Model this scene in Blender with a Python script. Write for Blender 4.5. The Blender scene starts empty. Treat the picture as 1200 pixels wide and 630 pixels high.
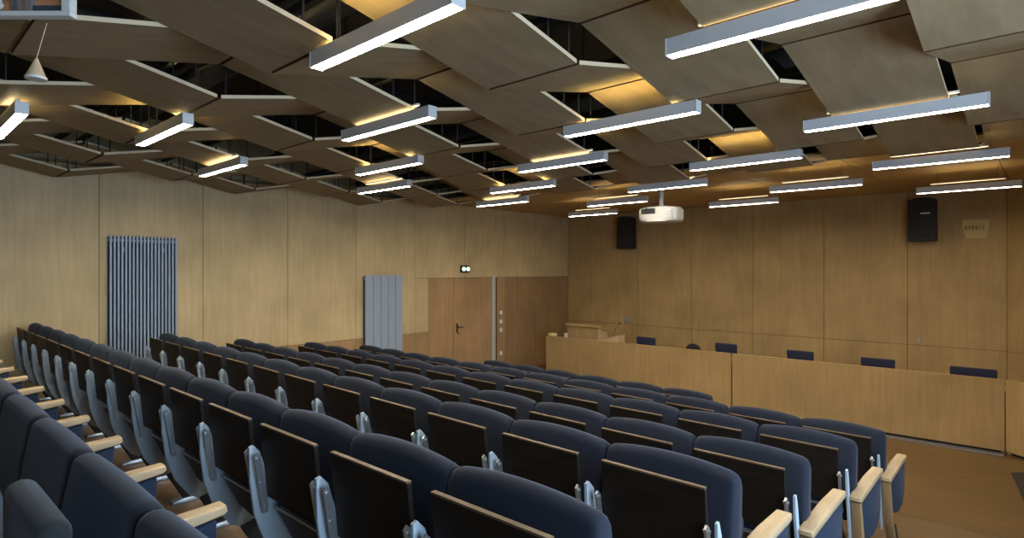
import bpy, bmesh, math, random
from mathutils import Vector, Matrix
random.seed(7)
C = bpy.context.scene.collection
EYE = 2.15                      # camera height above the front floor
F_PX = 695.0
PSI = math.atan2(636, 695)
CS, SN = math.cos(PSI), math.sin(PSI)
CX, CY = 600.0, 316.0

# ---------------------------------------------------------------- measuring helpers (photo reading -> place in the room)
def ray(u, v):
    a = (u - CX) / F_PX; b = (CY - v) / F_PX
    return (-SN + a * CS, CS + a * SN, b)
def on_y(u, v, y):
    r = ray(u, v); t = y / r[1]; return Vector((r[0] * t, y, r[2] * t + EYE))
def on_x(u, v, x):
    r = ray(u, v); t = x / r[0]; return Vector((x, r[1] * t, r[2] * t + EYE))

# ---------------------------------------------------------------- materials
def mat(name, col, rough=0.6, metal=0.0, spec=0.5, emit=None, estr=0.0):
    m = bpy.data.materials.new(name); m.use_nodes = True
    b = m.node_tree.nodes['Principled BSDF']
    b.inputs['Base Color'].default_value = (*col, 1)
    b.inputs['Roughness'].default_value = rough
    b.inputs['Metallic'].default_value = metal
    b.inputs['Specular IOR Level'].default_value = spec
    if emit:
        b.inputs['Emission Color'].default_value = (*emit, 1)
        b.inputs['Emission Strength'].default_value = estr
    return m

def wood(name, c1, c2, axis='Z', scale=6.0, stretch=14.0, rough=0.5, spec=0.3, blotch=0.18, knots=True):
    m = bpy.data.materials.new(name); m.use_nodes = True
    nt = m.node_tree; N = nt.nodes; L = nt.links
    b = N['Principled BSDF']; b.inputs['Roughness'].default_value = rough
    b.inputs['Specular IOR Level'].default_value = spec
    tc = N.new('ShaderNodeTexCoord'); mp = N.new('ShaderNodeMapping')
    s = [scale * stretch] * 3
    s['XYZ'.index(axis)] = scale
    mp.inputs['Scale'].default_value = s
    L.new(tc.outputs['Object'], mp.inputs['Vector'])
    n1 = N.new('ShaderNodeTexNoise'); n1.inputs['Scale'].default_value = 1.0; n1.inputs['Detail'].default_value = 5; n1.inputs['Distortion'].default_value = 0.6
    L.new(mp.outputs['Vector'], n1.inputs['Vector'])
    r1 = N.new('ShaderNodeValToRGB')
    r1.color_ramp.elements[0].position = 0.3; r1.color_ramp.elements[0].color = (*c1, 1)
    r1.color_ramp.elements[1].position = 0.72; r1.color_ramp.elements[1].color = (*c2, 1)
    L.new(n1.outputs['Fac'], r1.inputs['Fac'])
    n2 = N.new('ShaderNodeTexNoise'); n2.inputs['Scale'].default_value = 1.4; n2.inputs['Detail'].default_value = 3
    L.new(tc.outputs['Object'], n2.inputs['Vector'])
    r2 = N.new('ShaderNodeMapRange'); r2.inputs['From Min'].default_value = .3; r2.inputs['From Max'].default_value = .7
    r2.inputs['To Min'].default_value = 1 - blotch; r2.inputs['To Max'].default_value = 1 + blotch * .4
    L.new(n2.outputs['Fac'], r2.inputs['Value'])
    mx = N.new('ShaderNodeMix'); mx.data_type = 'RGBA'; mx.blend_type = 'MULTIPLY'; mx.inputs['Factor'].default_value = 1
    L.new(r1.outputs['Color'], mx.inputs['A']); L.new(r2.outputs['Result'], mx.inputs['B'])
    L.new(mx.outputs['Result'], b.inputs['Base Color'])
    bp = N.new('ShaderNodeBump'); bp.inputs['Strength'].default_value = .06; bp.inputs['Distance'].default_value = .01
    L.new(n1.outputs['Fac'], bp.inputs['Height']); L.new(bp.outputs['Normal'], b.inputs['Normal'])
    return m

def fabric(name, col, scale=420):
    m = bpy.data.materials.new(name); m.use_nodes = True
    nt = m.node_tree; N = nt.nodes; L = nt.links
    b = N['Principled BSDF']; b.inputs['Roughness'].default_value = .85
    b.inputs['Specular IOR Level'].default_value = .25
    b.inputs['Sheen Weight'].default_value = .16; b.inputs['Sheen Roughness'].default_value = .4
    b.inputs['Sheen Tint'].default_value = (.55, .7, 1, 1)
    tc = N.new('ShaderNodeTexCoord'); n = N.new('ShaderNodeTexNoise'); n.inputs['Scale'].default_value = scale
    L.new(tc.outputs['Object'], n.inputs['Vector'])
    r = N.new('ShaderNodeValToRGB')
    r.color_ramp.elements[0].color = (*[c * .75 for c in col], 1); r.color_ramp.elements[1].color = (*[c * 1.25 for c in col], 1)
    L.new(n.outputs['Fac'], r.inputs['Fac']); L.new(r.outputs['Color'], b.inputs['Base Color'])
    bp = N.new('ShaderNodeBump'); bp.inputs['Strength'].default_value = .1; bp.inputs['Distance'].default_value = .002
    L.new(n.outputs['Fac'], bp.inputs['Height']); L.new(bp.outputs['Normal'], b.inputs['Normal'])
    return m

M = {}
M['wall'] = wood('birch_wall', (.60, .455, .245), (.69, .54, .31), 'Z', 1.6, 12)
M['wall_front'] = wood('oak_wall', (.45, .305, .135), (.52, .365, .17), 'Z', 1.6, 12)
M['door'] = wood('door_veneer', (.40, .25, .125), (.50, .325, .175), 'Z', 1.5, 16)
M['cladding'] = wood('brown_cladding', (.30, .185, .09), (.40, .255, .13), 'Z', 1.5, 16)
M['desk'] = wood('desk_oak', (.37, .245, .105), (.45, .305, .14), 'Z', 1.6, 14)
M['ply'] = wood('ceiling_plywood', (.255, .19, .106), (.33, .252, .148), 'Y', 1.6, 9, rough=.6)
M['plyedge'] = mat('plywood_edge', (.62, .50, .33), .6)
M['floor'] = wood('floor_boards', (.115, .066, .023), (.17, .10, .040), 'X', 1.2, 16, rough=.38, spec=.4)
M['stepedge_endshade'] = mat('step_nosing_and_end_shade', (.10, .06, .03), .5)
M['groove'] = mat('joint_shadow_gap', (.055, .035, .018), .8)
M['slab'] = mat('void_slab', (.09, .075, .06), .9)
M['navy'] = fabric('navy_fabric', (.017, .0215, .036))
M['navyarm'] = fabric('blue_arm_fabric', (.020, .034, .064))
M['tablet'] = wood('dark_tablet', (.010, .007, .005), (.018, .012, .008), 'X', 3, 10, rough=.55, spec=.25)
M['tabedge'] = mat('tablet_edge', (.12, .08, .042), .5)
M['shell'] = wood('dark_shell', (.030, .022, .018), (.05, .037, .03), 'Z', 3, 10, rough=.5)
M['alu'] = mat('brushed_aluminium', (.62, .66, .70), .32, .85)
M['post'] = mat('grey_blue_metal', (.42, .52, .62), .45, .1)
M['darkmetal'] = mat('dark_metal', (.035, .033, .033), .5, .3)
M['oak'] = wood('arm_oak', (.46, .335, .195), (.58, .44, .275), 'Y', 5, 10, rough=.4)
M['housing'] = mat('light_housing', (.58, .60, .63), .4, .1)
M['diff'] = mat('light_diffuser', (.9, .9, .9), .5, emit=(1, .88, .68), estr=88)
M['up'] = mat('uplight_strip', (.9, .9, .9), .5, emit=(1, .74, .28), estr=34)
M['upweak'] = mat('uplight_strip_dim', (.9, .9, .9), .5, emit=(1, .78, .42), estr=15)
M['bar'] = mat('mount_bar_white', (.75, .72, .66), .5)
M['white'] = mat('white_plastic', (.52, .53, .52), .4)
M['plate'] = mat('white_plate', (.85, .84, .82), .4)
M['pale'] = mat('pale_metal', (.66, .68, .70), .35, .3)
M['radiator'] = mat('radiator_grey', (.36, .445, .58), .42, .1)
M['black'] = mat('black_plastic', (.012, .013, .016), .5)
M['grille'] = mat('speaker_grille', (.018, .019, .022), .75)
M['glasslamp'] = mat('lamp_lens', (.8, .9, .85), .3, emit=(.75, 1, .85), estr=.8)
M['parchment'] = mat('parchment', (.62, .50, .26), .8)
M['ink'] = mat('ink', (.07, .045, .02), .8)
M['redwood'] = wood('red_wood', (.40, .17, .08), (.52, .26, .13), 'X', 3, 10)
M['greyfab'] = fabric('grey_fabric', (.022, .027, .029))
M['chairfab'] = fabric('dark_navy_chair', (.022, .026, .06))
M['duct'] = mat('duct_metal', (.22, .22, .23), .45, .4)
M['flat_black'] = mat('flat_black', (.02, .018, .016), .8)
M['frame'] = mat('window_frame', (.5, .5, .5), .4)
def clear_glass():
    m = bpy.data.materials.new('clear_glass'); m.use_nodes = True
    nt = m.node_tree; N = nt.nodes; L = nt.links
    N.remove(N['Principled BSDF'])
    t = N.new('ShaderNodeBsdfTransparent'); g = N.new('ShaderNodeBsdfGlossy'); g.inputs['Roughness'].default_value = .02
    x = N.new('ShaderNodeMixShader'); x.inputs[0].default_value = .03
    L.new(t.outputs[0], x.inputs[1]); L.new(g.outputs[0], x.inputs[2]); L.new(x.outputs[0], N['Material Output'].inputs[0])
    return m
M['glass'] = clear_glass()

# ---------------------------------------------------------------- mesh helpers
class MB:
    def __init__(s): s.bm = bmesh.new(); s.mi = 0
    def m(s, i): s.mi = i; return s
    def face(s, vs):
        f = s.bm.faces.new(vs); f.material_index = s.mi; return f
    def box(s, x0, x1, y0, y1, z0, z1, bev=0.0, seg=2, mtx=None):
        v = [s.bm.verts.new((x, y, z)) for x in (x0, x1) for y in (y0, y1) for z in (z0, z1)]
        fs = [s.face([v[i] for i in q]) for q in ((0, 1, 3, 2), (4, 6, 7, 5), (0, 4, 5, 1), (2, 3, 7, 6), (0, 2, 6, 4), (1, 5, 7, 3))]
        if bev:
            es = list({e for f in fs for e in f.edges})
            r = bmesh.ops.bevel(s.bm, geom=es, offset=bev, segments=seg, affect='EDGES', profile=.5)
            for f in r['faces']: f.material_index = s.mi
        return s
    def prism(s, pts, axis, t0, t1, bev=0.0, seg=3, capmi=None):
        """outline pts (2-D) swept along axis 0/1/2; for axis 0 pts are (y,z), 1 (x,z), 2 (x,y)"""
        def P(p, t):
            if axis == 0: return (t, p[0], p[1])
            if axis == 1: return (p[0], t, p[1])
            return (p[0], p[1], t)
        a = [s.bm.verts.new(P(p, t0)) for p in pts]; b = [s.bm.verts.new(P(p, t1)) for p in pts]
        f0 = s.face(a); f1 = s.face(list(reversed(b))); n = len(pts)
        for i in range(n): s.face([a[i], b[i], b[(i + 1) % n], a[(i + 1) % n]])
        if bev:
            es = list(set(f0.edges) | set(f1.edges))
            r = bmesh.ops.bevel(s.bm, geom=es, offset=bev, segments=seg, affect='EDGES', profile=.5)
            for f in r['faces']: f.material_index = s.mi
        return s
    def tube(s, a, b, r, n=12, r2=None):
        a = Vector(a); b = Vector(b); d = (b - a).normalized(); r2 = r if r2 is None else r2
        u = d.orthogonal().normalized(); w = d.cross(u)
        ra = [s.bm.verts.new(a + (u * math.cos(t) + w * math.sin(t)) * r) for t in [2 * math.pi * i / n for i in range(n)]]
        rb = [s.bm.verts.new(b + (u * math.cos(t) + w * math.sin(t)) * r2) for t in [2 * math.pi * i / n for i in range(n)]]
        s.face(list(reversed(ra))); s.face(rb)
        for i in range(n): s.face([ra[i], ra[(i + 1) % n], rb[(i + 1) % n], rb[i]])
        return s
    def path(s, pts, r, n=8):
        for p, q in zip(pts, pts[1:]): s.tube(p, q, r, n)
        return s
    def plate(s, p, t):
        """a flat quad p (4 points, seen from below) thickened upward by t; sides use material 1"""
        lo = [s.bm.verts.new(q) for q in p]; hi = [s.bm.verts.new(Vector(q) + Vector((0, 0, t))) for q in p]
        f = s.bm.faces.new(lo); f.material_index = 0
        f = s.bm.faces.new(list(reversed(hi))); f.material_index = 0
        for i in range(4):
            f = s.bm.faces.new([lo[i], hi[i], hi[(i + 1) % 4], lo[(i + 1) % 4]]); f.material_index = 1 if i % 2 else 2
        return s
    def move(s, fn):
        for v in s.bm.verts: v.co = Vector(fn(v.co))
        return s
    def mesh(s, name, mats, smooth=False):
        bmesh.ops.recalc_face_normals(s.bm, faces=s.bm.faces)
        me = bpy.data.meshes.new(name); s.bm.to_mesh(me); s.bm.free()
        for k in (mats if isinstance(mats, (list, tuple)) else [mats]): me.materials.append(M[k])
        if smooth:
            for p in me.polygons: p.use_smooth = True
            try: me.set_sharp_from_angle(angle=math.radians(50))
            except Exception: pass
        return me
    def obj(s, name, mats, parent=None, loc=None, smooth=False, label=None):
        o = bpy.data.objects.new(name, s.mesh(name, mats, smooth)); C.objects.link(o)
        if parent: o.parent = parent
        if loc: o.location = loc
        if label: o['label'] = label
        return o

def tag(o, label, cat, group=None):
    o['label'] = label; o['category'] = cat
    if group: o['group'] = group
    return o
def thing(name, label, cat, loc=(0, 0, 0), rz=0, group=None):
    o = bpy.data.objects.new(name, None); C.objects.link(o); o.empty_display_size = .1
    o.location = loc; o.rotation_euler = (0, 0, rz)
    return tag(o, label, cat, group)
def struct(mb, name, mats, parent=None, loc=None):
    o = mb.obj(name, mats, parent, loc); o['kind'] = 'structure'; return o
ORD = ['zeroth', 'first', 'second', 'third', 'fourth', 'fifth', 'sixth', 'seventh', 'eighth', 'ninth', 'tenth', 'eleventh', 'twelfth', 'thirteenth', 'fourteenth', 'fifteenth', 'sixteenth', 'seventeenth']

Z = lambda z: z + EYE
XL, XR, YF, YB = -8.6, 1.6, 11.39, -2.4
ZTOP = Z(1.95)
# seat rows: y of the back at the right end, turn of the row, x of right end, number of seats, floor level
ROWS = [  # nearest the camera first
    ('near', .45, 0.0, -.83, 12, Z(-1.385)),
    ('A', 1.28, -.006, -.82, 14, Z(-1.482)),
    ('B', 2.16, -.029, -.83, 12, Z(-1.607)),
    ('Cc', 2.98, -.031, -.83, 12, Z(-1.745)),
    ('D', 3.93, -.030, -.845, 12, Z(-1.87)),
    ('E', 4.82, -.028, -.86, 12, Z(-1.995)),
    ('Ff', 5.85, -.028, -2.56, 6, Z(-2.15)),
]
PITCH = .56

# ---------------------------------------------------------------- floor: stepped platforms
mb = MB()
edges = [YB - .1] + [r[1] - .13 for r in ROWS[1:]] + [YF + .1]
for i, r in enumerate(ROWS):
    y0, y1, zt = edges[i], edges[i + 1], r[5]
    mb.m(0).box(XL - .1, XR + .1, y0, y1, -.4, zt)
    if i < len(ROWS) - 1:
        mb.m(1).box(XL - .1, XR + .1, y1, y1 + .012, zt - .035, zt + .0015)
fl = struct(mb, 'floor', ['floor', 'stepedge_endshade'])

# ---------------------------------------------------------------- walls
def panel_wall(name, P, rects, mats, th=.02, gap=.007):
    """rects (s0,s1,z0,z1,mi) in wall coordinates; P maps (s, depth, z) to the room"""
    mb = MB()
    for s0, s1, z0, z1, mi in rects:
        mb.m(mi)
        vs = [mb.bm.verts.new(P(s, d, z)) for s in (s0 + gap / 2, s1 - gap / 2) for d in (0, th) for z in (z0 + gap / 2, z1 - gap / 2)]
        for q in ((0, 1, 3, 2), (4, 6, 7, 5), (0, 4, 5, 1), (2, 3, 7, 6), (0, 2, 6, 4), (1, 5, 7, 3)): mb.face([vs[i] for i in q])
    return mb

# left wall: s = y, room face at x = XL
PL = lambda s, d, z: (XL - d, s, z)
yl = lambda u: on_x(u, 316, XL).y
joints = [yl(116), yl(238), yl(337), yl(417), yl(486)]
zdoor, zlow, zceil = Z(-.156), Z(-1.155), ZTOP
rects = [(YB, YB + 2.1, 0, zceil, 0), (YB + 2.1, joints[0], 0, zceil, 0)]
for a, b in zip(joints, joints[1:]):
    if b < yl(330):
        rects.append((a, b, 0, zceil, 0))
    else:
        rects.append((a, b, zlow, zceil, 0)); rects.append((a, b, 0, zlow, 1))
yd0, yd1, yp1, ysw = yl(502), yl(575.5), yl(580), yl(592)
rects += [(joints[-1], yd0, zlow, zdoor, 0), (joints[-1], yd0, 0, zlow, 1)]
ups = [yl(486), yl(544.5), yl(591), yl(627), YF]
for a, b in zip(ups, ups[1:]): rects.append((a, b, zdoor, zceil, 0))
rects += [(yp1 + .06, ysw, 0, zdoor, 1), (ysw, yl(627), 0, zdoor, 2), (yl(627), YF, 0, zdoor, 2)]
mb = panel_wall('wall_left', PL, rects, None)
mb.m(3).box(XL - .14, XL - .021, YB - .1, YF + .1, -.4, ZTOP)
struct(mb, 'wall_left', ['wall', 'door', 'cladding', 'groove'])
# front wall: s = x
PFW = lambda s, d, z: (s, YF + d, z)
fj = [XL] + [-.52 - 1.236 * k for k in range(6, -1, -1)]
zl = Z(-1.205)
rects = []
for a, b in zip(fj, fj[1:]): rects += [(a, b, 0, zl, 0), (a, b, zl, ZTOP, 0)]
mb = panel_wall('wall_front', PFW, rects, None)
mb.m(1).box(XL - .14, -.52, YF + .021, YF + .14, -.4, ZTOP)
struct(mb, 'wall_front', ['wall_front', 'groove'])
a37 = math.radians(37)
PT = lambda s, d, z: (-.52 + math.cos(a37) * s + math.sin(a37) * d, YF - math.sin(a37) * s + math.cos(a37) * d, z)
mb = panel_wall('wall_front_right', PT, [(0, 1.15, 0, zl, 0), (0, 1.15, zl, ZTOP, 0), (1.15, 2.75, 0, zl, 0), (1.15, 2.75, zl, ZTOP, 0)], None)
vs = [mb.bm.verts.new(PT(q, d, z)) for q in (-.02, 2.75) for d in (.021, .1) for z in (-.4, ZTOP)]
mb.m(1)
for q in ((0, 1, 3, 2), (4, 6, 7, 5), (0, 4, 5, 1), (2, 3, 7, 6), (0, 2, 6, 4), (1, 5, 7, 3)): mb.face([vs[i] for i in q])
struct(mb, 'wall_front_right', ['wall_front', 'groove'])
# rear wall
mb = MB(); mb.box(XL - .14, XR + .1, YB - .14, YB, -.4, ZTOP); struct(mb, 'wall_rear', ['wall'])
# right wall with two tall windows towards the back of the hall
WIN = [(-.3, 1.5), (1.8, 3.7)]
wz0, wz1 = Z(-.95), Z(.95)
mb = MB()
ys = [YB - .1] + [q for w in WIN for q in w] + [YF + .1]
for i in range(0, len(ys), 2): mb.box(XR, XR + .14, ys[i], ys[i + 1], -.4, ZTOP)
for a, b in WIN: mb.box(XR, XR + .14, a, b, -.4, wz0); mb.box(XR, XR + .14, a, b, wz1, ZTOP)
struct(mb, 'wall_right', ['wall'])
for i, (a, b) in enumerate(WIN):
    mb = MB()
    for q in (a, (a + b) / 2 - .03, b - .06): mb.box(XR + .05, XR + .10, q, q + .06, wz0, wz1)
    for q in (wz0, wz1 - .06): mb.box(XR + .05, XR + .10, a, b, q, q + .06)
    w = struct(mb, 'window_%d' % (i + 1), ['frame'])
    g = MB(); g.box(XR + .072, XR + .078, a + .05, b - .05, wz0 + .05, wz1 - .05); g.obj('pane', ['glass'], w)
# slab above the hung ceiling
mb = MB(); mb.box(XL - .14, XR + .1, YB - .1, YF + .1, ZTOP, ZTOP + .15); struct(mb, 'ceiling', ['slab'])

# trims: flat plywood margins of the hung ceiling
mb = MB(); mb.box(XL, -8.485, YB, 7.0, Z(1.255), Z(1.277)); struct(mb, 'trim_1', ['ply'])
mb = MB()
YW = 7.0                                          # where the folded strips end
flatx = [XL] + [-8.47 + 1.333 * k for k in range(1, 8)] + [XR]
for a, b in zip(flatx, flatx[1:]):
    for y0, y1 in ((YW + .005, 8.8), (8.8, YF)):
        mb.m(0).box(a + .004, b - .004, y0 + .004, y1 - .004, Z(1.255), Z(1.277))
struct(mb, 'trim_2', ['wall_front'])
# skirting under front wall
mb = MB(); mb.box(XL, -.5, YF - .015, YF, 0, .08); struct(mb, 'baseboard_front', ['cladding'])
mb = MB(); mb.box(XL, XL + .015, 6.6, YF - .015, 0, .08); struct(mb, 'baseboard_left', ['cladding'])

# ---------------------------------------------------------------- folded plywood strips of the ceiling
COLW = 2 / 3.
ZLO, ZHI, TH = Z(1.06), Z(1.27), .022
col_right = [-1.81 + COLW * k for k in range(4, -10, -1)]     # right edges, right to left
def inframe(p, m=120):
    x, y, z = p; z -= EYE
    d = -SN * x + CS * y; r = CS * x + SN * y
    if d < .15: return False
    u, v = CX + F_PX * r / d, CY - F_PX * z / d
    return -m < u < 1200 + m and -m < v < 630 + m
panels = []
for ci, xr in enumerate(sorted(col_right)):
    xl = xr - COLW
    k = round((xr + 1.81) / COLW)
    ylow = 2.49 + (0 if k % 2 == 0 else 1.005)
    segs = []
    y = ylow - 2.01 * 4
    while y < YW + 2:
        segs.append((y - 1.005, ZHI, y, ZLO)); segs.append((y, ZLO, y + 1.005, ZHI)); y += 2.01
    lst = []
    for (a, za, b, zb) in segs:
        if b <= -1.2 or a >= YW - .12: continue
        if b > YW:
            zb = za + (zb - za) * (YW - a) / (b - a); b = YW
        pts = [(x, yy, z) for x in (xl, (xl + xr) / 2, xr) for yy, z in ((a, za), ((a + b) / 2, (za + zb) / 2), (b, zb))]
        if not any(inframe(p) for p in pts): continue
        lst.append((a, za, b, zb))
    panels.append((xl, xr, lst))
hang_m = None
nstrip = len(panels)
for ci, (xl, xr, lst) in enumerate(panels):
    for pi, (a, za, b, zb) in enumerate(sorted(lst, reverse=True)):
        g = .006; ex = .012
        a2, b2 = a + ex, b - ex
        za2 = za + (zb - za) * ex / (b - a); zb2 = zb - (zb - za) * ex / (b - a)
        cx, cy, cz = (xl + xr) / 2, (a + b) / 2, (za + zb) / 2
        down = zb < za
        lab = 'plywood ceiling panel %s toward the stage, %s from stage in %s strip from left wall' % ('dropping' if down else 'rising', ORD[pi + 1], ORD[ci + 1])
        t = MB().plate([(xl + g - cx, a2 - cy, za2 - cz), (xr - g - cx, a2 - cy, za2 - cz), (xr - g - cx, b2 - cy, zb2 - cz), (xl + g - cx, b2 - cy, zb2 - cz)], TH)
        o = t.obj('plywood_panel', ['ply', 'plyedge', 'stepedge_endshade'], None, (cx, cy, cz))  # end faces dark: shade of the narrow joints put into their colour
        tag(o, lab, 'ceiling panel', 'folded plywood ceiling panels')
        # two threaded hangers carry each panel from the slab
        yy, zz = (b - .09, zb - (zb - za) * .09 / (b - a)) if down else (a + .09, za + (zb - za) * .09 / (b - a))
        for q in (-.2, .2):
            hm = MB().tube((0, 0, zz + TH - cz - .002), (0, 0, Z(1.38) - cz), .006, 6)
            hm.obj('hanger', ['darkmetal'], o, (q, yy - cy, 0))
# services in the void above
def duct(p, q, r, label, m='duct', name='air_duct'):
    mb = MB().tube(p, q, r, 18); o = mb.obj(name, [m], None, smooth=True); tag(o, label, 'duct' if name == 'air_duct' else 'pipe'); return o
duct((-8.4, 2.0, Z(1.72)), (1.5, 2.0, Z(1.72)), .13, 'round grey air duct above the ceiling openings nearest the camera')
duct((-8.4, 5.2, Z(1.72)), (1.5, 5.2, Z(1.72)), .13, 'round grey air duct above the middle ceiling openings')
duct((-4.2, .2, Z(1.50)), (-4.2, 7.0, Z(1.50)), .05, 'dark pipe running toward the stage above centre ceiling openings', 'darkmetal', 'service_pipe')
duct((-1.55, .2, Z(1.50)), (-1.55, 7.0, Z(1.50)), .05, 'dark pipe running toward the stage above the right ceiling openings', 'darkmetal', 'service_pipe')
for k in range(-1, 5):
    y = 2.49 + 1.005 * k
    mb = MB().box(-8.4, 1.5, y - .11, y - .07, Z(1.38), Z(1.42)).box(-8.4, 1.5, y + .07, y + .11, Z(1.38), Z(1.42))
    for x in (-7, -5.5, -4, -2.5, -1, .5): mb.box(x - .02, x + .02, y - .11, y + .11, Z(1.42), Z(1.45)); mb.tube((x, y, Z(1.45)), (x, y, ZTOP), .008, 6)
    tag(mb.obj('carrier_rail', ['darkmetal']), 'black steel carrier rail across the ceiling void, %s counted from the camera' % ORD[k + 2], 'rail', 'carrier rails in the ceiling void')

# ---------------------------------------------------------------- lights
def make_light(x, y, z, label, bar=True):
    t = thing('linear_light', label, 'light', (x, y, z), 0, 'linear ceiling lights')
    L2 = .51
    if not make_light.me:
        h = MB()
        h.box(-L2, L2, -.034, -.030, 0, .075); h.box(-L2, L2, .030, .034, 0, .075)
        h.box(-L2, L2, -.030, .030, .045, .050)
        me_h = h.mesh('housing', ['housing'])
        e = MB(); e.box(0, .006, -.036, .036, -.002, .077, .002)
        me_e = e.mesh('end_cap', ['pale'])
        d = MB(); d.box(-L2 + .002, L2 - .002, -.0295, .0295, .002, .012)
        me_d = d.mesh('diffuser', ['diff'])
        u = MB(); u.box(-.36, .36, -.018, .018, .052, .062)
        me_u = u.mesh('uplight', ['up'])
        u = MB(); u.box(-.36, .36, -.018, .018, .052, .062); make_light.weak = u.mesh('uplight', ['upweak'])
        b = MB(); b.box(-.37, .37, -.012, .012, .105, .118)
        me_b = b.mesh('mounting_bar', ['bar'])
        make_light.me = [('housing', me_h, 0), ('end_cap', me_e, L2), ('end_cap', me_e, -L2 - .006), ('diffuser', me_d, 0), ('uplight', me_u, 0), ('mounting_bar', me_b, 0)]
        make_light.rod = [MB().tube((0, 0, .05), (0, 0, q), .0014, 6).mesh('suspension_wire', ['darkmetal']) for q in (.288, .277, .088)]
    for n, me, dx in make_light.me:
        if n == 'mounting_bar' and not bar: continue
        if n == 'uplight' and bar: me = make_light.weak
        o = bpy.data.objects.new(n, me); C.objects.link(o); o.parent = t; o.location = (dx, 0, 0)
    for dx in (-.3, .3):
        o = bpy.data.objects.new('suspension_wire', make_light.rod[1 if y > 7 else 2 if bar else 0]); C.objects.link(o); o.parent = t; o.location = (dx, 0, 0)
make_light.me = None
k = .933
LX = [-.80, -2.15, -3.47, -4.82, -6.10]
LY = [[2.69, 4.85, 7.16, 9.84], [1.60, 3.76, 5.94, 8.33], [2.65, 4.79, 7.02, 9.59], [1.58, 3.71, 5.83, 8.12], [2.57, 4.63, 6.90, 9.43]]
colname = ['rightmost line', 'second line from right', 'middle line', 'second line from left', 'leftmost line']
for c in range(5):
    n = len(LY[c])
    for j, y in enumerate(LY[c]):
        make_light(LX[c], y * k, Z(.98), 'slim white linear light, %s from the stage in the %s of lights' % (ORD[n - j], colname[c]), not (c in (1, 3) and y < 7))
make_light(-5.3, .67, Z(.98), 'slim white linear light cut off by the left edge of the photo')

# ---------------------------------------------------------------- seats
H = .90
def build_back(rise):
    """upholstered back: a rounded cross-section carried along the width under an arched crown"""
    mb = MB(); w = (PITCH - .002) / 2; R = .036; z0 = .42
    xs = [-w, -w + .006, -w + .014, -w + .03] + [-w + 2 * w * i / 14 for i in range(1, 14)] + [w - .03, w - .014, w - .006, w]
    rings = []
    for j, x in enumerate(xs):
        e = min(j, len(xs) - 1 - j)
        q = 1 - (x / w) ** 2
        top = H - rise + rise * q ** .85 - (.020, .010, .004, .001)[e] if e < 4 else H - rise + rise * q ** .85
        inset = (.010, .004, .001, 0)[e] if e < 4 else 0
        r = R - inset
        sec = [(-r + .004, z0 + inset), (-r, z0 + .02 + inset)]
        for t in (.15, .35, .55, .75): sec.append((-r - .030 * math.sin(t * math.pi), z0 + t * (top - R - z0)))
        n = 8
        for i in range(n + 1):
            a = math.pi * (1 - i / n); sec.append((r * math.cos(a), top - R + (R - inset * .5) * math.sin(a)))
        for t in (.7, .4): sec.append((r - .006 * math.sin(t * math.pi), z0 + t * (top - R - z0)))
        sec += [(r, z0 + .02 + inset), (r - .004, z0 + inset)]
        rings.append([mb.bm.verts.new((x, y - .045, z)) for y, z in sec])
    for A_, B_ in zip(rings, rings[1:]):
        n = len(A_)
        for i in range(n): mb.face([A_[i], B_[i], B_[(i + 1) % n], A_[(i + 1) % n]])
    mb.face(list(reversed(rings[0]))); mb.face(rings[-1])
    return mb.mesh('backrest', ['navy'], True)
def build_seat_meshes():
    P = []
    # backrest: thick upholstered pad, gently reclined, crown arched
    P.append(('backrest', build_back(.026), None))
    s = MB().box(-.235, .235, .035, .125, .36, .68, .035, 3)
    P.append(('seat_cushion', s.mesh('seat_cushion', ['navy'], True), None))
    tb = MB().m(0).box(-.218, .218, -.186, -.170, .545, .843)
    tb.m(1).box(-.218, .218, -.187, -.169, .843, .850)
    tb.move(lambda c: (c.x, c.y + (.80 - c.z) * .10, c.z))
    P.append(('writing_tablet', tb.mesh('writing_tablet', ['tablet', 'tabedge']), 'dark brown folded writing tablet with pale top edge'))
    for sx in (-1, 1):
        h = MB()
        x = sx * .230
        prof = [(-.212, .715), (-.200, .728), (-.186, .715), (-.150, .50), (-.150, .475), (-.172, .475), (-.176, .50)]
        h.prism(prof, 0, x - .005, x + .005)
        h.tube((x - .012, -.197, .705), (x + .012, -.197, .705), .007, 8)
        h.tube((x - .010, -.163, .50), (x + .010, -.163, .50), .007, 8)
        h.tube((x - .008, -.182, .60), (x + .008, -.182, .60), .010, 8)
        P.append(('hinge_bracket', h.mesh('hinge_bracket', ['alu'], True), 'bright aluminium hinge blade'))
    sh = MB()
    sh.m(0).prism([(-.125, .488), (-.11, .495), (-.03, .34), (.08, .21), (.07, .195), (-.05, .33)], 0, -.205, .205)
    sh.m(1).box(-.205, .205, -.130, -.108, .488, .497)
    P.append(('lower_shell', sh.mesh('lower_shell', ['shell', 'alu']), None))
    return P
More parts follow.
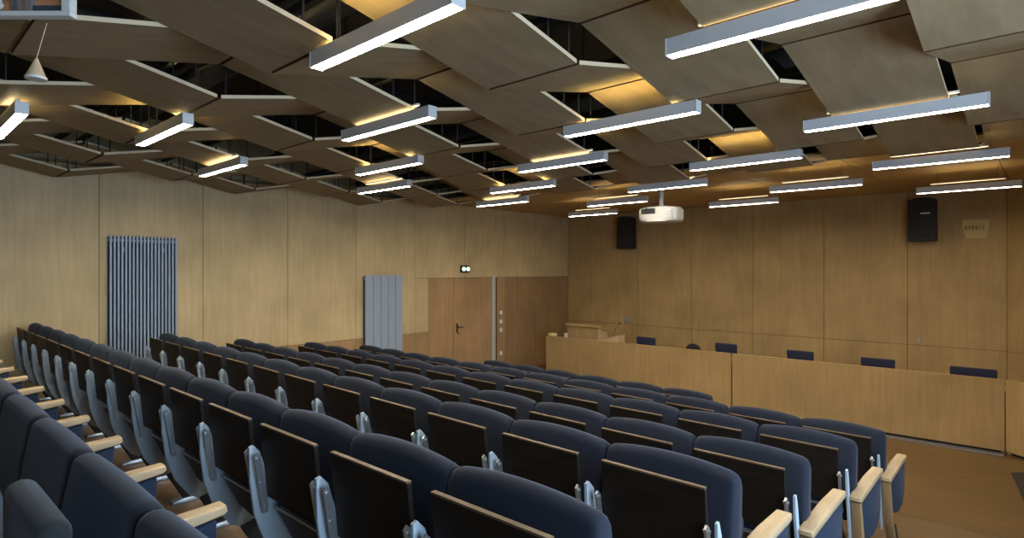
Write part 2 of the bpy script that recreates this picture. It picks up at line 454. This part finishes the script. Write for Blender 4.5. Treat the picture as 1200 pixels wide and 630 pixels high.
def build_side(end=False, post=True):
    """standard, armrest, leg and foot on one side (x = 0)"""
    P = []
    st = MB()
    st.prism([(-.212, .745), (-.195, .752), (-.165, .72), (-.120, .55), (-.04, .45), (.04, .40), (.07, .27), (.06, .21), (.0, .185), (-.07, .225), (-.145, .33), (-.19, .46), (-.208, .60)], 0, -.008, .008, .003, 2)
    if post: P.append(('side_standard', st.mesh('side_standard', ['post'], True), 'grey blue metal standard'))
    lg = MB(); lg.prism([(-.02, .20), (.05, .22), (.16, .02), (.08, .02)], 0, -.018, .018, .004, 2)
    P.append(('leg', lg.mesh('leg', ['darkmetal'], True), None))
    ft = MB(); ft.prism([(.01, .0), (.33, .0), (.33, .018), (.19, .03), (.07, .03), (.01, .018)], 0, -.028, .028, .004, 2)
    P.append(('foot', ft.mesh('foot', ['alu'], True), None))
    y0 = -.18 if end else .02
    ar = MB()
    ar.prism([(y0, .575), (y0 + .02, .562), (.12, .60), (.31, .613), (.325, .625), (.32, .645), (.12, .634), (y0 + .03, .60), (y0, .592)], 0, -.031, .031, .006, 2)
    P.append(('armrest', ar.mesh('armrest', ['oak'], True), 'pale oak armrest'))
    pn = MB()
    pn.prism([(y0 + .045, .562), (.295, .606), (.29, .40), (.22, .31), (.10, .29), (y0 + (.12 if end else .05), .33)], 0, -.024, .024, .010, 2)
    P.append(('arm_panel', pn.mesh('arm_panel', ['navyarm'], True), None))
    if end:
        ed = MB(); ed.prism([(y0 + .012, .562), (y0 + .04, .562), (y0 + .10, .31), (.07, .03), (.04, .03), (y0 + .06, .30)], 0, -.026, .026, .004, 2)
        P.append(('rear_edge', ed.mesh('rear_edge', ['cladding'], True), 'brown wooden rear edge of the end panel'))
    return P
SEAT = build_seat_meshes(); SIDE = build_side(False); SIDE_END = build_side(True, False)
_p = MB(); _p.prism([(-.208, .745), (-.194, .75), (-.176, .70), (-.135, .45), (-.10, .24), (-.12, .22), (-.165, .45), (-.205, .66)], 0, -.006, .006, .002, 2)
POST = [('side_standard', _p.mesh('end_standard', ['post'], True), 'slim grey blue metal standard')]
FLATBACK = build_back(.008)
PAD = MB().box(-.20, .20, -.228, -.158, .42, .880, .034, 4).mesh('rear_pad', ['greyfab'], True)
rowname = ['nearest row', 'second row', 'third row', 'fourth row', 'fifth row', 'sixth row', 'short front row']
def put(parts, root, dx=0):
    for n, me, lab in parts:
        o = bpy.data.objects.new(n, me); C.objects.link(o); o.parent = root; o.location = (dx, 0, 0)
        if lab: o['label'] = lab
for ri, (_, y, rot, xr, n, zf) in enumerate(ROWS):
    for i in range(n):
        P_ = .548 if ri == 1 else PITCH
        d = P_ * (i + .5)
        x = xr - d * math.cos(rot); yy = y - d * math.sin(rot)
        where = 'of the %s' % rowname[ri]
        lab = ('navy seat with grey padded shell behind it, second from right end of row nearest camera' if ri == 0 and i == 1 else 'navy seat without tablet, %s from right end %s to camera' if ri == 0 else 'navy seat with folded tablet, %s from right end %s from camera')
        if '%' in lab: lab = lab % (ORD[i + 1], where)
        if ri == len(ROWS) - 1: lab = 'navy seat with folded tablet, %s from right end of the short front row' % ORD[i + 1]
        t = thing('auditorium_seat', lab, 'seat', (x, yy, zf), rot, 'tip-up auditorium seats')
        put([q if ri or q[0] != 'backrest' else ('backrest', FLATBACK, None) for q in SEAT if ri or q[0] not in ('writing_tablet', 'hinge_bracket')], t)
        if ri == 0 and i == 1: put([('rear_pad', PAD, 'grey padded rear shell')], t)
        put(SIDE, t, -PITCH / 2)
        if i == 0: put(SIDE_END, t, PITCH / 2 + .024); put(POST, t, PITCH / 2 - .012)

# ---------------------------------------------------------------- stage furniture
YD = 8.96
def desk(x0, x1, label, left):
    t = thing('panel_desk', label, 'desk', ((x0 + x1) / 2, YD, 0), 0, 'long panel desks')
    w = (x1 - x0) / 2
    MB().box(-w, w, 0, .03, .04, .852, .002).obj('front_panel', ['desk'], t)
    MB().box(-w, w, -.003, .034, .852, .872, .002).obj('top_rail', ['desk'], t)
    MB().box(-w + .03, w - .03, .03, .60, .71, .735, .003).obj('desk_top', ['desk'], t)
    MB().box(-w + .02, w - .02, .05, .08, 0, .06).obj('plinth', ['darkmetal'], t)
    for s in (-1, 1):
        q = s * (w - .015)
        MB().box(q - .015, q + .015, .03, .60, 0, .72).obj('side_panel', ['desk'], t)
    return t
desk(-7.30, -3.657, 'long oak panel desk with the lectern standing on its left end', True)
desk(-3.635, -.43, 'long oak panel desk in front of the four right-hand dark chairs', False)
t = desk(-.42, .95, 'short turned oak panel desk at the right edge, beyond the long desks', False)
for o in t.children: o.data.transform(Matrix.Translation((.685, 0, 0)))
t.location.x = -.42; t.rotation_euler.z = -math.radians(37)
mb = MB().box(-7.3, -.43, YD - .12, YD + .04, 0, .012, .003)
tag(mb.obj('floor_channel', ['duct']), 'grey metal cable channel along the foot of the panel desks', 'cable channel')
ZD = .735
def dx(u, y): return on_y(u, 316, y).x
# lectern on the desk
lx0, lx1 = dx(664, 9.1), dx(699, 9.1)
t = thing('lectern', 'small wooden lectern with slanted reading board on the panel desk', 'lectern', ((lx0 + lx1) / 2, 9.15, ZD))
w = (lx1 - lx0) / 2
MB().box(-w, w, -.01, .012, 0, .345, .002).obj('front_panel', ['desk'], t)
for s in (-1, 1): MB().prism([(-.01, 0), (.30, 0), (.30, .265), (-.01, .345)], 0, s * w - .012, s * w + .012).obj('side_panel', ['oak'], t)
MB().prism([(-.05, .35), (-.05, .397), (.40, .255), (.40, .225)], 0, -w - .03, w + .03, .003, 1).obj('reading_board', ['desk'], t)
# open folder beside it
wx = dx(715, 9.1)
t = MB(); t.prism([(-.17, .003), (.17, .003), (.17, .245), (-.17, .14)], 1, -.006, .006); t.prism([(-.17, .003), (.17, .003), (.17, .245), (-.17, .14)], 1, .20, .206); t.box(-.17, .17, -.006, .206, 0, .006)
tag(t.obj('paper_tray', ['oak'], None, (wx, 9.12, ZD)), 'pale wedge-shaped tray on the desk right of the lectern', 'tray')
# cup and dish at the left end
def lathe(name, prof, m, loc, label, cat):
    mb = MB(); n = 16; rings = []
    for r, z in prof: rings.append([mb.bm.verts.new((r * math.cos(2 * math.pi * i / n), r * math.sin(2 * math.pi * i / n), z)) for i in range(n)])
    for a, b in zip(rings, rings[1:]):
        for i in range(n): mb.face([a[i], a[(i + 1) % n], b[(i + 1) % n], b[i]])
    mb.face(list(reversed(rings[0]))); mb.face(rings[-1])
    o = mb.obj(name, [m], None, loc, True); return tag(o, label, cat)
lathe('tumbler', [(.030, 0), (.036, .03), (.036, .16), (.038, .205), (.034, .205), (.030, .012)], 'white', (dx(659, 9.0) + .05, 9.05, ZD), 'small white tumbler on the desk left of the lectern', 'tumbler')
lathe('bowl', [(.05, 0), (.08, .02), (.09, .14), (.095, .172), (.085, .172), (.06, .02)], 'parchment', (dx(647, 9.1), 9.12, ZD), 'small pale bowl at the left end of the desk', 'bowl')
# gooseneck microphone
mx = dx(712, 9.2)
t = thing('microphone', 'thin gooseneck microphone on the desk beside the lectern', 'microphone', (mx, 9.38, ZD))
MB().box(-.05, .05, -.06, .06, 0, .03, .006).obj('base', ['black'], t)
g = MB(); pts = [(0, 0, .02), (.01, .01, .20), (.04, .02, .32), (.12, .03, .42)]; g.path(pts, .004); g.obj('gooseneck', ['darkmetal'], t)
MB().tube((.12, .03, .42), (.145, .035, .445), .010, 10).obj('capsule', ['black'], t)
# chairs behind the desk
def chair(u, vt, wpx, label, rounded=False):
    y = 9.78
    p = on_y(u, vt, y); w = wpx / F_PX * (-SN * p.x + CS * y) / 1.12
    t = thing('conference_chair', label, 'chair', (p.x, y, 0), 0, 'chairs behind the panel desk')
    top = p.z; h = w / 2
    if rounded:
        out = [(-h, top - .28), (h, top - .28)] + [(h * math.cos(a), top - .12 + .12 * math.sin(a)) for a in [math.pi * i / 12 for i in range(13)]]
    else:
        out = [(-h * .94, top - .32), (h * .94, top - .32), (h, top - .02), (h * .95, top), (-h * .95, top), (-h, top - .02)]
    b = MB().prism(out, 1, .0, .045, .012, 2); b.move(lambda c: (c.x, c.y + (c.z - top) * -.12, c.z))
    b.obj('backrest', ['black' if rounded else 'chairfab'], t, smooth=True)
    MB().box(-h, h, -.42, .0, .43, .48, .02, 2).obj('seat', ['chairfab'], t, smooth=True)
    for sx in (-1, 1):
        MB().tube((sx * h * .85, .045, top - .2), (sx * h * .85, .03, .45), .011, 8).obj('back_post', ['darkmetal'], t)
        for sy in (-.38, .02):
            MB().tube((sx * h * .85, sy, .44), (sx * h * .92, sy + (.03 if sy > 0 else -.03), 0), .012, 8).obj('leg', ['darkmetal'], t)
chair(756, 395, 27, 'dark navy chair behind the desk, first right of the lectern')
chair(811.5, 402.5, 21, 'low round-backed black chair between the first two navy chairs', True)
chair(850, 402.5, 29, 'dark navy chair behind the desk, just left of the desk joint')
chair(937, 411, 33, 'dark navy chair behind the desk, first right of the desk joint')
chair(1028, 420, 39, 'dark navy chair behind the desk, second from its right end')
chair(1140, 431, 50, 'dark navy chair behind the desk at the far right end')

# ---------------------------------------------------------------- wall fittings
def radiator(y0, y1, z0, z1, n, label, fill=.28):
    t = thing('radiator', label, 'radiator', (XL, (y0 + y1) / 2, z0))
    w = (y1 - y0); h = z1 - z0; p = w / n
    me = MB().box(.055, .085, -p * fill, p * fill, .0, h, .004, 1).mesh('tube', ['radiator'])
    for i in range(n):
        o = bpy.data.objects.new('tube', me); C.objects.link(o); o.parent = t; o.location = (0, -w / 2 + p * (i + .5), 0)
    for z in (.06, h - .06): MB().tube((.050, -w / 2, z), (.050, w / 2, z), .018, 10).obj('header_pipe', ['radiator'], t)
    MB().box(.022, .032, -w / 2, w / 2, .02, h - .02).obj('back_plate', ['navyarm'], t)
    for s in (-.3, .3):
        MB().box(0.0, .05, s * w - .015, s * w + .015, h - .2, h - .14).obj('wall_bracket', ['radiator'], t)
radiator(yl(125.5), yl(206), Z(-1.42), Z(.425), 19, 'tall grey tube radiator on the left wall near the rear rows')
radiator(yl(425), yl(468.5), Z(-1.75), Z(-.091), 5, 'tall blue grey radiator on the left wall beside the door', .475)
# double door
t = MB(); t.box(XL - .021, XL - .0005, yd0 + .002, yl(531.5) - .003, .01, zdoor - .004, .002); d1 = struct(t, 'door_1', ['door'])
t = MB(); t.box(XL - .021, XL + .002, yl(531.5) + .003, yd1, .01, zdoor - .004, .002); d2 = struct(t, 'door_2', ['door'])
yh = yl(535.5); zh = on_x(535, 383, XL).z
h = MB(); h.box(XL + .002, XL + .012, yh - .022, yh + .022, zh - .11, zh + .07, .003); h.tube((XL + .01, yh, zh), (XL + .055, yh, zh), .010, 10)
h.tube((XL + .05, yh, zh), (XL + .05, yh + .13, zh - .004), .009, 10); h.tube((XL + .01, yh + .03, zh - .13), (XL + .02, yh + .03, zh - .13), .016, 12)
h.obj('door_handle', ['darkmetal'], d2)
t = MB(); t.box(XL - .021, XL + .03, yl(575.8), yl(579.6), 0, zdoor + .03, .003); struct(t, 'trim_3', ['pale'])
# switch plates
for v, lab in ((366, 'topmost white switch plate beside the door'), (376.5, 'white switch plate beside the door, second from the top'), (386.5, 'white switch plate beside the door, third from the top'), (413.5, 'white socket plate low beside the door')):
    p = on_x(586.8, v, XL)
    mb = MB(); mb.box(0, .012, -.04, .04, -.04, .04, .003); mb.box(.012, .016, -.022, .022, -.03, .03, .001)
    tag(mb.obj('switch_plate', ['plate'], None, (XL, p.y, p.z)), lab, 'switch', 'plates beside the door')
# emergency light above the door
p = on_x(544, 315, XL)
t = thing('emergency_light', 'small twin-lamp emergency light on the wall above the door', 'light', (XL, p.y, p.z))
MB().box(0, .04, -.115, .115, -.07, .07, .015, 2).obj('housing', ['black'], t)
for s in (-1, 1): MB().tube((.035, s * .056, 0), (.062, s * .056, 0), .042, 14).obj('lamp', ['glasslamp'], t, smooth=True)
# small sensor near the corner
p = on_x(659.5, 261, XL)
mb = MB().box(0, .05, -.04, .04, -.07, .07, .015, 2); tag(mb.obj('wall_sensor', ['white'], None, (XL, p.y, p.z), True), 'small white sensor high on the left wall by the corner', 'sensor')
# speakers
def speaker(u0, u1, v0, v1, label, strip):
    y = YF - .30
    a = on_y(u0, v0, y); b = on_y(u1, v1, y); w = (b.x - a.x) / 2; h = a.z - b.z
    t = thing('loudspeaker', label, 'loudspeaker', ((a.x + b.x) / 2, y, b.z))
    MB().prism([(-w, .02), (-w + .02, 0), (w - .02, 0), (w, .02), (w * .97, h - .03), (w * .5, h), (-w * .5, h), (-w * .97, h - .03)], 1, 0, .24, .012, 2).obj('cabinet', ['black'], t)
    MB().box(-w * .86, w * .86, -.008, .0, .04, h - .07, .003).obj('grille', ['grille'], t)
    MB().box(-.04, .04, .24, .30, h * .4, h * .6).obj('wall_bracket', ['darkmetal'], t)
    if strip: MB().box(-w * .05, w * .62, -.012, -.008, h * .62, h * .655).obj('badge', ['pale'], t)
speaker(722.5, 739, 254, 291, 'narrow black loudspeaker on the stage wall left of the projector', False)
speaker(1063, 1096.5, 232.5, 282, 'large black loudspeaker on the stage wall near the plaque', True)
# plaque
a = on_y(1127, 257, YF - .03); b = on_y(1160, 279, YF - .03)
w = (b.x - a.x) / 2; h = (a.z - b.z) / 2
t = thing('wall_plaque', 'small yellowish plaque with dark lettering right of the large loudspeaker', 'plaque', ((a.x + b.x) / 2, YF - .03, (a.z + b.z) / 2))
MB().prism([(-w * .72, -h), (w * .70, -h * .95), (w * .80, -h * .8), (w * .98, h * .2), (w, h * .92), (-w * .96, h), (-w, h * .2)], 1, 0, .03, .006, 2).obj('board', ['parchment'], t)
gl = MB()
def bar(x, z, bw, bh, ang=0):
    c, s = math.cos(ang), math.sin(ang)
    q = [(-bw, -bh), (bw, -bh), (bw, bh), (-bw, bh)]
    gl.prism([(x + p[0] * c - p[1] * s, z + p[0] * s + p[1] * c) for p in q], 1, -.004, .0)
u = w / 8.0
x0 = -w * .70
for i, kind in enumerate('AYBBIC'):
    x = x0 + i * u * 2.05; z = h * .12; s = u * .75; hh = h * .22
    if kind == 'A': bar(x - s * .4, z, s * .22, hh, -.3); bar(x + s * .4, z, s * .22, hh, .3); bar(x, z - hh * .3, s * .4, s * .18)
    if kind == 'Y': bar(x - s * .4, z + hh * .4, s * .22, hh * .6, .5); bar(x + s * .4, z + hh * .4, s * .22, hh * .6, -.5); bar(x, z - hh * .45, s * .22, hh * .55)
    if kind == 'B':
        bar(x - s * .5, z, s * .24, hh)
        for q in (-.9, 0, .9): bar(x, z + q * hh, s * .6, s * .18)
        bar(x + s * .55, z + hh * .45, s * .2, hh * .4); bar(x + s * .55, z - hh * .45, s * .2, hh * .4)
    if kind == 'I': bar(x - s * .3, z, s * .26, hh)
    if kind == 'C': bar(x - s * .5, z, s * .24, hh * .8); bar(x, z + hh * .9, s * .6, s * .18); bar(x, z - hh * .9, s * .6, s * .18)
gl.obj('lettering', ['ink'], t)
# wall outlet on the stage wall
p = on_y(735, 375, YF - .02)
t = MB(); t.box(-.085, .085, 0, .02, -.05, .05, .006); t.box(-.05, .06, -.008, 0, -.02, .03, .003)
tag(t.obj('wall_outlet', ['alu'], None, (p.x, YF - .02, p.z)), 'small silver outlet box on the stage wall above the lectern side', 'outlet')
p = on_y(1076.5, 399, YF - .012)
tag(MB().box(-.02, .02, 0, .012, -.045, .045, .003).obj('wall_tag', ['white'], None, (p.x, YF - .012, p.z)), 'tiny white tag on the stage wall below the large loudspeaker', 'tag')
p = on_x(415, 213.5, -8.53)
o = MB().tube((0, 0, 0), (0, 0, .045), .05, 18, .06).obj('smoke_detector', ['white'], None, (p.x, p.y, Z(1.21)), True); tag(o, 'small round smoke detector under the ceiling margin by the left wall', 'smoke detector')
# projector
dpt = 7.9
r = ray(775, 251); pc = Vector((r[0] * dpt, r[1] * dpt, r[2] * dpt + EYE))
t = thing('projector', 'white ceiling projector on a short pole in front of the stage', 'projector', pc, 0)
W2, D2 = .27, .20
t.rotation_euler = (0, 0, math.radians(8))
out = []
for i in range(24):
    a = 2 * math.pi * i / 24; c, s = math.cos(a), math.sin(a)
    out.append((W2 * abs(c) ** .5 * (1 if c > 0 else -1), D2 * abs(s) ** .5 * (1 if s > 0 else -1)))
b = MB().prism(out, 2, -.105, .085, .045, 3); b.obj('body', ['white'], t, smooth=True)
pb = MB(); pb.box(-.20, -.01, -D2 - .008, -D2 + .02, -.005, .065, .004); pb.obj('connector_panel', ['darkmetal'], t)
for i, (qx, qz) in enumerate(((-.17, .03), (-.12, .04), (-.08, .02), (-.04, .045))): MB().tube((qx, -D2 - .02, qz), (qx, -D2 + .01, qz), .012, 8).obj('plug', ['grille'], t)
MB().tube((-.06, D2 - .03, 0), (-.06, D2 + .03, 0), .055, 18).obj('lens', ['black'], t, smooth=True)
vv = MB()
for i in range(6): vv.box(.06, .22, -D2 - .004, -D2 + .02, -.06 + i * .018, -.053 + i * .018)
vv.obj('vent', ['pale'], t)
MB().box(-.09, .09, -.07, .07, .075, .105, .008).obj('mounting_plate', ['darkmetal'], t)
MB().tube((0, 0, .10), (0, 0, Z(1.2) - pc.z), .028, 16).obj('pole', ['white'], t, smooth=True)
cb = MB(); cb.path([(-.12, -D2 - .015, .04), (-.11, -D2 - .06, .08), (-.05, -.12, .13), (-.03, -.03, .14)], .007); cb.obj('cable', ['black'], t)

# ---------------------------------------------------------------- hung frame and pendant at the top left, dark floor piece, side panel
d0 = 1.9
def at(u, v, d):
    r = ray(u, v); return Vector((r[0] * d, r[1] * d, r[2] * d + EYE))
fc = at(38, -5, d0)
t = thing('hanging_frame', 'white framed glass box hung under the ceiling at top left', 'frame', fc, PSI)
px = d0 / F_PX
hw, hb = 47 * px, -25 * px
ht = Z(1.0) - fc.z
f = MB()
f.box(-hw - .12, hw, -.012, .02, hb, hb + .016, .002); f.box(hw - .028, hw, -.012, .02, hb + .016, ht, .002); f.box(-hw - .12, hw, -.012, .02, ht, ht + .016, .002)
f.box(-hw - .12, -hw - .09, -.012, .02, hb + .016, ht, .002)
f.obj('frame_bars', ['white'], t)
MB().box(-hw - .10, hw - .02, .016, .02, hb + .01, ht).obj('back_board', ['redwood'], t)
for q in (-.055, -.012): MB().box(q - .012, q + .008, .0, .016, hb + .016, ht).obj('divider', ['duct'], t)
MB().box(-.004, hw - .028, .006, .016, hb + .018, hb + .04).obj('blue_rail', ['navyarm'], t)
MB().box(-hw - .09, hw - .028, .0, .003, hb + .016, ht).obj('glass_pane', ['glass'], t)
for q in (-hw, hw - .02): MB().tube((q, .004, ht), (q, .004, Z(1.15) - fc.z), .003, 6).obj('hanging_wire', ['pale'], t)
cb = MB(); cb.path([(-.105, -.02, ht), (-.098, -.022, .0), (-.085, -.025, -.025), (-.075, -.028, -.045), (-.09, -.028, -.055)], .006); cb.obj('loose_cable', ['white'], t)
p0 = at(55, 27, d0 + .12); p1 = at(43, 68, d0 + .12)
t = thing('pendant', 'small pale cone pendant on a thread below the hung white frame', 'pendant', (p1.x, p1.y, p1.z))
MB().tube((0, 0, 0), p0 - p1, .0012, 6).obj('thread', ['plyedge'], t)
c = MB().tube((-.012, 0, -.062), (0, 0, 0), .030, 14, .004); c.obj('cone', ['oak'], t, smooth=True)
MB().tube((-.012, 0, -.070), (-.012, 0, -.062), .032, 14).obj('rim', ['white'], t, smooth=True)
# flat dark piece on the floor at right
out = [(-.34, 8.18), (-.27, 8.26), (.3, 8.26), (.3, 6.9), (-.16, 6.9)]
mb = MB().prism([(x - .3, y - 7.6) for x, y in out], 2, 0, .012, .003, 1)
tag(mb.obj('floor_dark_piece', ['flat_black'], None, (.3, 7.6, 0)), 'flat black piece on the floor at the right edge before the desk', 'mat')

# ---------------------------------------------------------------- daylight, world, camera
w = bpy.data.worlds.new('world'); bpy.context.scene.world = w; w.use_nodes = True
bg = w.node_tree.nodes['Background']; bg.inputs[0].default_value = (.55, .72, 1, 1); bg.inputs[1].default_value = .6
for i, (a, b) in enumerate(WIN):
    L = bpy.data.lights.new('daylight', 'AREA'); L.shape = 'RECTANGLE'; L.size = b - a; L.size_y = wz1 - wz0
    L.color = (.58, .78, 1.0); L.energy = 135
    o = bpy.data.objects.new('daylight', L); C.objects.link(o)
    o.location = (XR + .25, (a + b) / 2, (wz0 + wz1) / 2); o.rotation_euler = (0, math.radians(90), 0)
    # an area lamp shines along its own -Z: turn it to face into the hall
    o.rotation_euler = Vector((1, 0, 0)).to_track_quat('Z', 'Y').to_euler()
    L.size, L.size_y = wz1 - wz0, b - a
    q = Vector((-1, 0, 0)).to_track_quat('-Z', 'Y'); o.rotation_euler = q.to_euler(); L.size, L.size_y = b - a, wz1 - wz0

cam = bpy.data.cameras.new('camera'); co = bpy.data.objects.new('camera', cam); C.objects.link(co)
cam.sensor_width = 36; cam.lens = 36 * F_PX / 1200; cam.shift_y = 1 / 1200.; cam.clip_start = .05
co.location = (0, 0, EYE); co.rotation_euler = (math.radians(90), 0, PSI)
sc = bpy.context.scene; sc.camera = co
vs = sc.view_settings; vs.view_transform = 'Standard'; vs.look = 'None'; vs.gamma = 1; vs.use_curve_mapping = False
vs.exposure = 0.12
sc.cycles.use_denoising = True
sc.cycles.max_bounces = 8; sc.cycles.diffuse_bounces = 5
sc.cycles.sample_clamp_indirect = 4
